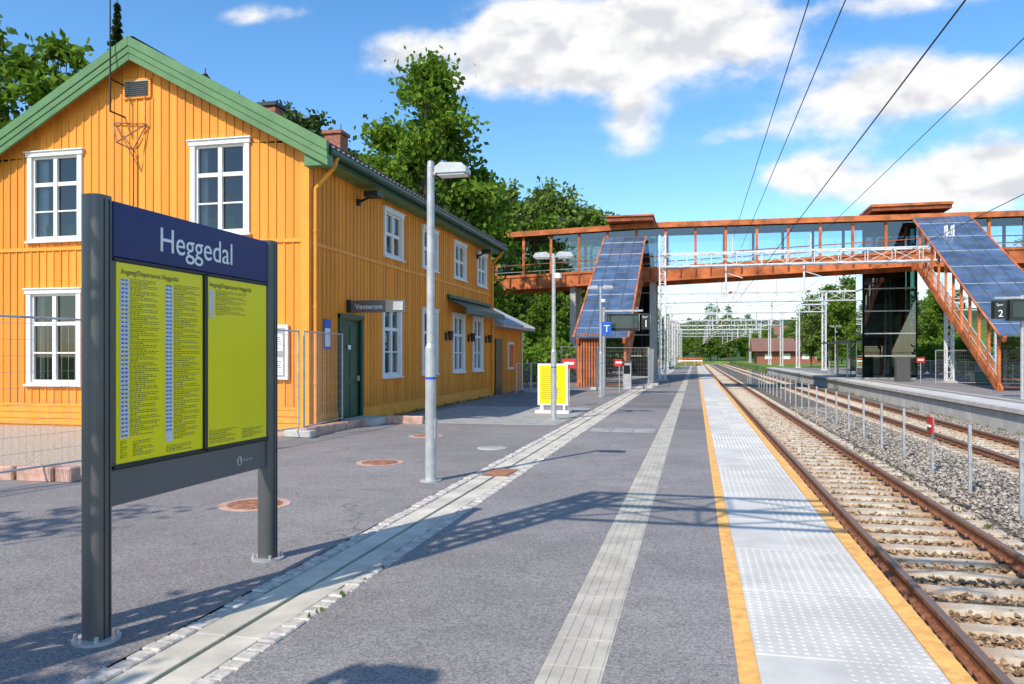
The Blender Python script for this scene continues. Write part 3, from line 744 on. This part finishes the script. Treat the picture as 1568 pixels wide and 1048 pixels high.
SR_=E('bridge_stairs',(15,46,0)); stair(13.5,16.4,40.,53.8,7.45,SR_)
for nm,x0,x1,zt,ztop in(('lift_tower',-5.9,-2.8,6.7,11.05),('lift_tower',11.3,15.2,7.35,11.3)):
    e=E(nm,((x0+x1)/2,57,0)); g=MB(); gl=MB()
    if x0<0: g.box(x0,x1,53.6,58.6,ztop-.3,ztop,m_cortd); g.box(x0-.06,x1+.06,53.5,58.7,ztop,ztop+.1,m_corten)
    else: g.box(x0-.2,x1+.6,54.6,62.6,ztop-.35,ztop-.1,m_cortd); g.box(x0-.26,x1+.66,54.5,62.7,ztop-.1,ztop+.06,m_corten)
    la,lb=(x0+.9,x1+.1) if x0<0 else (x0,x1-.4)
    ya,yb=(58.55,61) 
    m_=(la+lb)/2
    for p in([(la,ya),(lb,ya)],[(la,ya),(la,yb)],[(lb,ya),(lb,yb)],[(la,yb),(lb,yb)]):
        gl.face([(p[0][0],p[0][1],.1),(p[1][0],p[1][1],.1),(p[1][0],p[1][1],ztop-.4),(p[0][0],p[0][1],ztop-.4)],m_gglass)
    for x in(la,lb-.12,m_-.05):
        for y in(ya,yb-.12): g.box(x,x+.12,y,y+.12,0,ztop-.35,m_sgrey)
    z=.0
    while z<ztop-.5:
        g.box(la+.12,lb-.12,ya-.02,ya+.06,z,z+.08,m_lgrey); g.box(la-.02,la+.06,ya+.12,yb-.12,z,z+.08,m_lgrey); g.box(lb-.06,lb+.02,ya+.12,yb-.12,z,z+.08,m_lgrey); g.box(la+.12,lb-.12,yb-.06,yb+.02,z,z+.08,m_lgrey); z+=1.55
    g.box(la+.4,m_+.2,ya+.4,yb-.3,2.9,5.2,m_grpan); g.box(m_+.4,m_+.55,ya+.9,ya+1.1,0,ztop-.5,m_sgrey); g.box(la+.3,lb-.3,yb-.5,yb-.35,0,ztop-.5,m_dglass)
    g.build('lift_shaft',e); gl.build('lift_glazing',e,recalc=False)
g=MB()
for x in(-8.5,-2.9,18.5): 
    for y in(55.4,57.8): g.box(x-.2,x+.2,y-.2,y+.2,0,bz(x,1)+.1,m_conc)
g.box(-6.0,-5.85,40.6,46,0,2.6,m_cortd)
for i in range(18): g.box(-6.04,-6.0,40.65+i*.3,40.75+i*.3,0,2.7,m_corten)
for i in range(9): g.box(-5.9+i*.14,-5.82+i*.14,40.0,40.1,0,2.75,m_corten)
g.build('columns',B)
# ------------------------------------------------------------------ catenary
def lattice(g,p0,p1,w,n,mat,ax=('x','y'),r=.035):
    p0=Vector(p0);p1=Vector(p1); d={'x':Vector((1,0,0)),'y':Vector((0,1,0)),'z':Vector((0,0,1))}; a=d[ax[0]]*w/2;b=d[ax[1]]*w/2
    c=[-a-b,a-b,a+b,-a+b]
    for q in c: g.beam(p0+q,p1+q,r*1.6,r*1.6,mat)
    for i in range(n):
        u=p0+(p1-p0)*i/n; v=p0+(p1-p0)*(i+1)/n
        for k in range(4):
            q0,q1=c[k],c[(k+1)%4]
            if i%2: q0,q1=q1,q0
            g.beam(u+q0,v+q1,r,r*.6,mat)
            g.beam(u+c[k],u+c[(k+1)%4],r*.8,r*.6,mat)
def portal(y,xl,xr,zb,h,r=.04,mr=.045):
    e=E('catenary_portal',((xl+xr)/2,y,0)); g=MB()
    for x in(xl,xr): 
        lattice(g,(x,y,0),(x,y,h),.36,int(h/.6),m_mast,r=mr); g.box(x-.35,x+.35,y-.35,y+.35,-.1,.12,m_conc)
    lattice(g,(xl,y,zb+.45),(xr,y,zb+.45),.8,int((xr-xl)/1.4),m_mast,('y','z'),r)
    for x in(2.77,7.4):
        g.cyl((x-.9,y,zb+.2),(x-.9,y,zb-1.9),.06,None,8,m_mast); 
        g.cyl((x-.9,y,zb-.4),(x+.1,y-.02,zb-.75),.03,None,6,m_mast); g.cyl((x-.9,y,zb-1.7),(x+.3,y,zb-1.35),.03,None,6,m_mast)
        g.cyl((x-.75,y,zb-1.66),(x-.55,y,zb-1.6),.07,None,8,m_brick)
        g.cyl((x-.5,y,zb+.5),(x-.5,y,zb+1.9),.05,None,6,m_mast)
    g.build('masts_and_beam',e)
portal(51,-2.05,14.6,7.2,9.3,.052,.055); portal(2.4,-4.0,15,6.05,7.2)
for y,xl,xr in((72,-3.2,13.8),(90,-3.2,13.5),(108,-3.2,13.),(128,-3.5,13),(148,-3.5,13),(170,-3.5,13),(200,-3.5,13)): portal(y,xl,xr,6.3,8.4,.05,.06)
e=E('overhead_wires',(5,0,6)); g=MB()
for x,z in((2.3,9.0),(2.77,8.35),(7.4,8.95)): g.cyl((x,-20,z),(x,51,z),.013,None,5,m_wirem)
for x in(2.77,7.4):
    g.cyl((x,-20,5.37),(x,220,5.2),.011,None,5,m_wirem)
    y=51
    while y<200:
        g.cyl((x,y,6.3),(x,y+14,5.9),.012,None,5,m_wirem); g.cyl((x,y+14,5.9),(x,y+28,6.3),.012,None,5,m_wirem)
        for k in(5,10,18,23): g.cyl((x,y+k,6.05),(x,y+k,5.3),.007,None,4,m_wirem)
        y+=28
for x,z in((-2.5,7.9),(13.4,8.1)): g.cyl((x,51,z),(x,200,z),.012,None,5,m_wirem)
g.build('wires',e)
e=E('platform_shelter',(11.5,66,0)); g=MB(); g.box(10.4,12.9,62,71,2.6,2.72,m_sgrey); 
for y in(62.4,66.5,70.6):
    for x in(11.0,12.7): g.box(x-.05,x+.05,y-.05,y+.05,0,2.6,m_lgrey)
g.box(12.7,12.72,62.4,70.6,.4,2.3,m_dglass); g.box(11.8,12.3,64,69,.42,.48,m_cortd); g.build('shelter',e)
e=E('distant_house',(18,168,0)); g=MB(); g.box(12,25,164,172,-.1,2.6,m_brick); g.prism([(11,163,2.5),(11,168,5.2),(11,173,2.5)],(15,0,0),m_roofbr)
for x in(13.5,17,20.5,23): g.box(x,x+1.3,163.9,164,.9,2.0,m_white)
g.build('house',e)
rq=random.Random(12)
for x,y in((30,330),(48,350),(-20,340),(75,370)):
    z=gz(x,y)+2; e=E('distant_house',(x,y,z)); g=MB(); g.box(x,x+12,y,y+8,z-3,z+6,m_white if rq.random()<.6 else m_brick); g.prism([(x-1,y-1,z+5.9),(x-1,y+4,z+9.5),(x-1,y+9,z+5.9)],(14,0,0),m_roofbr); g.build('house',e)
e=E('orange_barrier',(-1,128,0)); g=MB()
for x in(-3,-1.6,-.2,1.0): g.box(x,x+.08,129,129.08,-.1,1.1,m_orange)
for z in(.3,.7,1.05): g.box(-3,1.1,128.95,129,z,z+.18,m_corten if z!=.7 else m_txt)
g.build('barrier',e)
e=E('relay_cabinet',(14,50,0)); g=MB(); g.box(12.2,13,53,53.6,0,1.5,m_sgrey); g.box(15.2,16.6,48.5,49.4,0,.7,m_greend); g.build('cabinets',e,.02)
# ------------------------------------------------------------------ vegetation
def leafmesh(name,pts,size,mat,elong=1.5,droop=None):
    n=len(pts); 
    a=rng.normal(size=(n,3)); a/=np.linalg.norm(a,axis=1)[:,None]
    if droop is not None: a=droop+rng.normal(size=(n,3))*.25; a/=np.linalg.norm(a,axis=1)[:,None]
    b=np.cross(a,rng.normal(size=(n,3))); b/=np.linalg.norm(b,axis=1)[:,None]
    s=size*rng.uniform(.6,1.3,n)[:,None]
    v=np.stack([pts-a*s*elong*.5,pts+b*s*.5,pts+a*s*elong*.5,pts-b*s*.5],1).reshape(-1,3)
    f=np.arange(4*n).reshape(-1,4)
    me=bpy.data.meshes.new(name); me.from_pydata(v.tolist(),[],f.tolist()); me.materials.append(mat); return me
def crown_pts(blobs,ncl,nleaf,sig):
    w=np.array([b[3]*b[4]*b[5] for b in blobs]); w=w/w.sum(); out=[]
    idx=rng.choice(len(blobs),ncl,p=w)
    for i in idx:
        b=blobs[i]; d=rng.normal(size=3); d/=np.linalg.norm(d); r=rng.uniform(.45,1.02)
        c=np.array(b[:3])+d*np.array(b[3:6])*r
        k=int(nleaf*rng.uniform(.5,1.5)); p=rng.normal(size=(k,3))*sig*np.array([1.2,1.2,.7])*rng.uniform(.6,1.4)+c; out.append(p)
    return np.concatenate(out)
def trunkmesh(name,h,r,blobs,seed=1):
    g=MB(); rr=random.Random(seed); pts=[Vector((0,0,-.5))]
    for i in range(1,6): pts.append(Vector((rr.uniform(-.12,.12)*i*.4,rr.uniform(-.12,.12)*i*.4,h*i/5)))
    for i in range(5): g.cyl(pts[i],pts[i+1],r*(1-i*.17),r*(1-(i+1)*.17),8,m_bark,False)
    for b in blobs:
        c=Vector(b[:3]); s=pts[2]+(pts[4]-pts[2])*rr.random()*.9
        if c.z<s.z: s=pts[2]
        mid=(s+c)/2+Vector((0,0,-.3)); g.cyl(s,mid,r*.4,r*.22,6,m_bark,False); g.cyl(mid,c,r*.22,r*.06,6,m_bark,False)
        for k in range(4):
            q=c+Vector((rr.uniform(-1,1)*b[3],rr.uniform(-1,1)*b[4],rr.uniform(-.3,1)*b[5]))*.8
            g.cyl(mid+(c-mid)*.6,q,r*.1,r*.03,5,m_bark,False)
    o=g.build(name); me=o.data; bpy.data.objects.remove(o); return me
def blobs_for(h,wd,seed,low=.35,n=16):
    rr=random.Random(seed); out=[]
    for i in range(n):
        t=(i+.5)/n; z=h*(low+(1-low)*t*.93); prof=math.sin(math.pi*min(1,(.18+.8*t)))**.7
        R_=wd*prof; an=i*2.4+rr.uniform(-.5,.5); rad=R_*rr.uniform(.25,.75) if i<n-1 else 0
        s=wd*rr.uniform(.26,.42)*(1-.35*t); out.append((rad*math.cos(an),rad*math.sin(an),z,s*1.1,s*1.1,s*.8))
    return out
def place(name,meshes,x,y,z=None,s=1,rz_=0,parent=None,sz=None):
    top=parent
    if z is None: z=gz(x,y)
    if parent is None: top=E(name,(x,y,z))
    for k,me in enumerate(meshes):
        o=bpy.data.objects.new(['trunk','crown'][k] if parent is None else name+'_'+['trunk','crown'][k],me); scene.collection.objects.link(o); o.parent=top
        o.location=(0,0,0) if parent is None else Vector((x,y,z))-parent.location
        o.scale=(s,s,sz or s); o.rotation_euler=(0,0,rz_)
bl=blobs_for(19.0,3.9,5,.25,26)
hero=(trunkmesh('t',16,.3,bl),leafmesh('l',crown_pts(bl,520,52,.38),.24,m_leaf))
place('deciduous_tree',hero,-15.1,43,0,1.04,.6)
bl=blobs_for(13,2.6,8,.2,16)
place('deciduous_tree',(trunkmesh('t_',11,.2,bl,4),leafmesh('l_',crown_pts(bl,210,45,.36),.24,m_leaf)),-12.6,45,0,1,.2)
dec=[]
for k in range(4):
    h=18; bl=blobs_for(h,4.0+k*.3,20+k,.15,20)
    dec.append((trunkmesh('t%d'%k,15,.22,bl,k),leafmesh('l%d'%k,crown_pts(bl,280,27,.42),.36,m_leaf2 if k%2 else m_leaf)))
pin=[]
for k in range(2):
    bl=blobs_for(18,2.5+k*.5,40+k*3,.25,24)
    pin.append((trunkmesh('tp%d'%k,17,.2,bl,k),leafmesh('lp%d'%k,crown_pts(bl,260,30,.32),.28,m_pine)))
def spruce(seed,h=20,Rb=3.2,n=7000):
    r=np.random.default_rng(seed); L=34
    lay=r.integers(0,L,n); t=(lay+r.random(n)*.25)/L; t=np.clip(t**.8,0,.995)
    nb=8; br=r.integers(0,nb,n); an=br*2*np.pi/nb+lay*1.3+r.normal(size=n)*.13
    rad=Rb*(1-t)**.95*np.sqrt(r.random(n))*(.65+.45*np.sin(lay*2.1+br*1.7)); z=h*(.06+.94*t)-rad*.28
    p=np.stack([rad*np.cos(an),rad*np.sin(an),z+r.normal(size=n)*.08],1)
    d=np.stack([np.cos(an),np.sin(an),np.full(n,-.45)],1)
    g=MB(); g.cyl((0,0,-.5),(0,0,h*1.02),.25,.03,7,m_bark,False); o=g.build('st'); me=o.data; bpy.data.objects.remove(o)
    return (me,leafmesh('sl',p,.24,m_spr,1.9,d))
spr=[spruce(1),spruce(2,22,2.8)]
F=E('forest',(0,60,0)); rr=random.Random(9)
def dz(x,y,h,k=None):
    k=rr.randrange(4) if k is None else k
    place('deciduous',dec[k],x,y,None,h/18.*rr.uniform(.97,1.03),rr.uniform(0,6),F,h/18.)
def pn(x,y,h): place('pine',pin[rr.randrange(2)],x,y,None,h/18.*rr.uniform(.9,1.15),rr.uniform(0,6),F,h/18.)
def sp(x,y,h,w=1.25): 
    k=rr.randrange(2); place('spruce',spr[k],x,y,None,h/(20 if k==0 else 22)*w,rr.uniform(0,6),F,h/(20. if k==0 else 22.))
place('deciduous_tree',dec[0],-39.5,42,None,1.15,0,None,1.12); place('deciduous_tree',dec[2],-45,39,None,1.1,2,None,1.02)
for x,y,h in((-36.5,46,15),(-48,45,20),(-52,36,18),(-34,50,12),(-42,47,18)): dz(x,y,h)
place('spruce_tree',spr[1],-43.5,52,None,1.15,0,None,1.12)
# ragged mixed ridge seen over the station roof
for x,y,h,t in((-42,61,22.5,0),(-40.4,63,20.5,1),(-39.3,62,21.5,0),(-37.8,64,21,1),(-36.4,64,22.5,1),(-35.2,63,22,1),(-34.4,65,20.8,0),(-33.3,64.5,22.3,1),(-32.2,64,20.5,1),(-31.0,65,20.8,0),(-30.2,66,19.5,1),(-28.9,67,19.3,1),(-27.5,68,18.8,1),(-26,70,18,1)): (sp(x,y,h,1.45) if t==0 else pn(x,y,h))
for x,y,h in((-37,68,20.5),(-34.8,70,21),(-31.8,71,20),(-29.3,72,19.5),(-40,70,22),(-26,69,17.5),(-24,70,18.5),(-22.5,72,18),(-27.5,74,20)): dz(x,y,h)
for i in range(5): dz(rr.uniform(-60,-44),rr.uniform(75,90),rr.uniform(12,16))
for x,y,h in((-25.5,80,19.5),(-22.8,88,20),(-20.3,86,19),(-17,90,20.5),(-14.8,88,20),(-12.9,90,19.5),(-11.3,91,19),(-27,72,16),(-9.9,90,18),(-8.7,92,16.5),(-19,95,19.5),(-15.8,84,16),(-7.3,94,14),(-12,84,14)): dz(x,y,h,1 if rr.random()<.65 else 0)
for i in range(10): dz(rr.uniform(-26,-9.5),rr.uniform(70,84),rr.uniform(6,9))
for i in range(7): dz(rr.uniform(-34,-9),rr.uniform(63,69),rr.uniform(3,5))
for x,y,h in((16,118,10.5),(18.5,120,12.5),(21,118,13.5),(24,121,13),(27,118,11),(31,112,11.5),(35,108,12),(39,100,14),(34,92,15),(36.5,90,16.5),(44,98,15),(29,125,12),(40,86,16),(31.5,84,12),(27,95,11),(19,100,9),(22.5,92,9)): dz(x,y,h)
for i in range(14): dz(rr.uniform(20,60),rr.uniform(76,125),rr.uniform(5,9))
for x in range(-40,95,5): dz(x+rr.uniform(-2,2),rr.uniform(237,255),rr.uniform(9,13)); dz(x+rr.uniform(-2,2),rr.uniform(262,290),rr.uniform(11,15))
for i in range(12): dz(rr.uniform(-30,-5.5),rr.uniform(100,200),rr.uniform(7,10))
for x,y,h in((-6,150,9),(-8,165,10),(-7,185,11),(16,185,9),(22,190,10),(27,175,10),(28,165,9),(14.5,205,9)): dz(x,y,h)
for i in range(14): dz(rr.uniform(27,60),rr.uniform(135,225),rr.uniform(7,10))
for i in range(80): (dz if rr.random()<.75 else sp)(rr.uniform(-110,200),rr.uniform(300,520),rr.uniform(11,17))
dz(4.5,246,18,0)
bl=[(rr.uniform(-1.6,1.6),rr.uniform(-1,1),rr.uniform(.6,1.6),1.0,1.0,.8) for i in range(9)]
bush=(trunkmesh('bt',1.2,.08,bl[:5]),leafmesh('bl',crown_pts(bl,130,36,.25),.17,m_bush))
for x,y,s in((-9.5,40,1),(-11.5,43,1.3),(-9,47,1.2),(-12.5,50,1.5),(-8.5,61,1.4),(-7.5,64,1.2),(-10,66,1.6),(19.5,52,1.3),(20.5,58,1.4),(21,64,1.5),(19.8,70,1.3)): place('bush',bush,x,y,None,s,rr.uniform(0,6))
pts=[]
def tuft(x,y,z,n=10,s=.03):
    for i in range(n): pts.append((x+rng.normal()*s,y+rng.normal()*s*1.5,z+abs(rng.normal())*s*.6))
for i in range(8): y=3+rng.random()*14; tuft(-2.285,y,0.0,4,.008)
for i in range(60): tuft(5.5+rng.random()*.5-.9*(i%3),4+rng.random()*30,-.74,10,.035)
for i in range(60): tuft(9.45+rng.random()*.06,12+rng.random()*50,-.78,18,.07)
for i in range(40): tuft(-7.8+rng.random()*.1,18+rng.random()*12,.01,14,.05)
for i in range(25): tuft(-13+rng.random()*5.3,8.5+rng.random()*.2,.02,14,.05)
pts=np.array(pts); dr=np.tile(np.array([0,0,1.]),(len(pts),1))
o=bpy.data.objects.new('weeds',leafmesh('weeds',pts,.026,m_weed,2.2,dr)); scene.collection.objects.link(o)
bl=[(0,0,6.6,1.3,1.2,.8),(.8,.5,7.2,.8,.8,.6),(-.9,-.3,6.9,.8,.9,.6),(.2,-.8,5.9,.8,.7,.5)]
place('young_tree',(trunkmesh('yt',6.2,.09,bl),leafmesh('yl',crown_pts(bl,45,26,.2),.12,m_leaf)),-9.7,-.9,0)
bl=[(0,0,6.2,.8,.7,.6),(.6,.4,5.8,.5,.5,.4)]
place('young_tree',(trunkmesh('yt2',5.8,.07,bl),leafmesh('yl2',crown_pts(bl,24,24,.18),.12,m_leaf)),-6.5,-2.9,0)
# ------------------------------------------------------------------ light, sky
ldir=Vector((.42,.92,-1.0)).normalized()
sl=bpy.data.lights.new('sun','SUN'); sl.energy=4.8; sl.angle=R(.5); sl.color=(1,.93,.83)
so=bpy.data.objects.new('sun',sl); scene.collection.objects.link(so); so.rotation_euler=ldir.to_track_quat('-Z','Y').to_euler(); so.location=(-20,-40,50)
w=bpy.data.worlds.new('World'); scene.world=w; w.use_nodes=True; n=w.node_tree; bg=n.nodes['Background']
try: w.cycles.sampling_method='MANUAL'; w.cycles.sample_map_resolution=256
except Exception as ex: print(ex)
sk=N(n,'ShaderNodeTexSky',sky_type='NISHITA'); sk.sun_disc=False; sk.sun_elevation=math.asin(-ldir.z); sk.sun_rotation=math.atan2(-ldir.x,-ldir.y)%(2*math.pi)
sk.air_density=1.; sk.dust_density=.4; sk.ozone_density=2.
tc=N(n,'ShaderNodeTexCoord'); s=N(n,'ShaderNodeSeparateXYZ'); n.links.new(tc.outputs['Generated'],s.inputs[0])
yy=math_(n,'MAXIMUM',s.outputs[1],.12); u=math_(n,'DIVIDE',s.outputs[0],yy); v=math_(n,'DIVIDE',s.outputs[2],yy)
clouds=[(-.109,.404,.15,.048,1.25),(-.22,.42,.06,.04,1.),(-.02,.405,.09,.045,1.15),(-.16,.375,.09,.026,1.1),(-.0805,.2976,.032,.034,1.05),
(-.383,.407,.055,.026,.75),(-.589,.485,.06,.014,.6),(.192,.31,.08,.035,1.05),(.30,.32,.07,.026,1.),(.119,.2185,.045,.02,1.),(.265,.205,.085,.036,1.25),(.35,.21,.05,.028,1.),
(.06,.272,.06,.012,.55),(.214,.415,.1,.014,.6),(.07,.085,.14,.02,.8),(.3,.12,.12,.014,.6),(-.33,.37,.05,.014,.55)]
P2=N(n,'ShaderNodeCombineXYZ'); n.links.new(u,P2.inputs[0]); n.links.new(v,P2.inputs[1])
tot=None
for (a,b,ra,rb,wt) in clouds:
    vm=N(n,'ShaderNodeVectorMath',operation='MULTIPLY_ADD'); n.links.new(P2.outputs[0],vm.inputs[0]); k=.75**.5
    vm.inputs[1].default_value=(k/ra,k/rb,0); vm.inputs[2].default_value=(-a*k/ra,-b*k/rb,0)
    dt=N(n,'ShaderNodeVectorMath',operation='DOT_PRODUCT'); n.links.new(vm.outputs[0],dt.inputs[0]); n.links.new(vm.outputs[0],dt.inputs[1])
    ex=math_(n,'POWER',.3679,dt.outputs['Value'])
    tot=math_(n,'MULTIPLY_ADD',ex,wt,tot if tot is not None else 0.0)
tot=math_(n,'MINIMUM',tot,1.25)
def cn(dv,sc=11,d=6):
    c=N(n,'ShaderNodeVectorMath',operation='MULTIPLY_ADD'); n.links.new(P2.outputs[0],c.inputs[0]); c.inputs[1].default_value=(1,1.5,0); c.inputs[2].default_value=(0,dv*1.5,0)
    return noise_(n,c.outputs[0],sc,d,.56)
n0=cn(0,10,7); n1=cn(.024,10,3)
val=math_(n,'ADD',tot,math_(n,'MULTIPLY',math_(n,'SUBTRACT',n0,.5),math_(n,'MULTIPLY',ramp_(n,tot,.03,.4),2.2)))
dens=ramp_(n,val,.12,.95)
lit=ramp_(n,math_(n,'ADD',math_(n,'MULTIPLY',math_(n,'SUBTRACT',n0,n1),4),math_(n,'MULTIPLY',val,-.2)),-.85,.05)
ccol=mix_(n,lit,(5.3,5.4,5.7),(7.4,7.3,7.2))
hs=N(n,'ShaderNodeHueSaturation'); hs.inputs['Saturation'].default_value=1.25; hs.inputs['Value'].default_value=1.5; n.links.new(sk.outputs[0],hs.inputs['Color'])
skc=mix_(n,1.0,hs.outputs[0],(.98,1.06,1.08),'MULTIPLY')
n.links.new(mix_(n,math_(n,'MULTIPLY',dens,.98),skc,ccol),bg.inputs[0]); bg.inputs[1].default_value=.14
# ------------------------------------------------------------------ camera
cd=bpy.data.cameras.new('camera'); co=bpy.data.objects.new('camera',cd); scene.collection.objects.link(co)
cd.sensor_width=36; cd.lens=36*1200/1568; cd.shift_y=21/1568; cd.clip_end=5000; cd.clip_start=.05
co.location=(0,0,1.6); co.rotation_euler=(R(90),0,math.atan2(281,1200)); scene.camera=co
scene.view_settings.view_transform='Standard'; scene.view_settings.look='None'; scene.view_settings.exposure=0
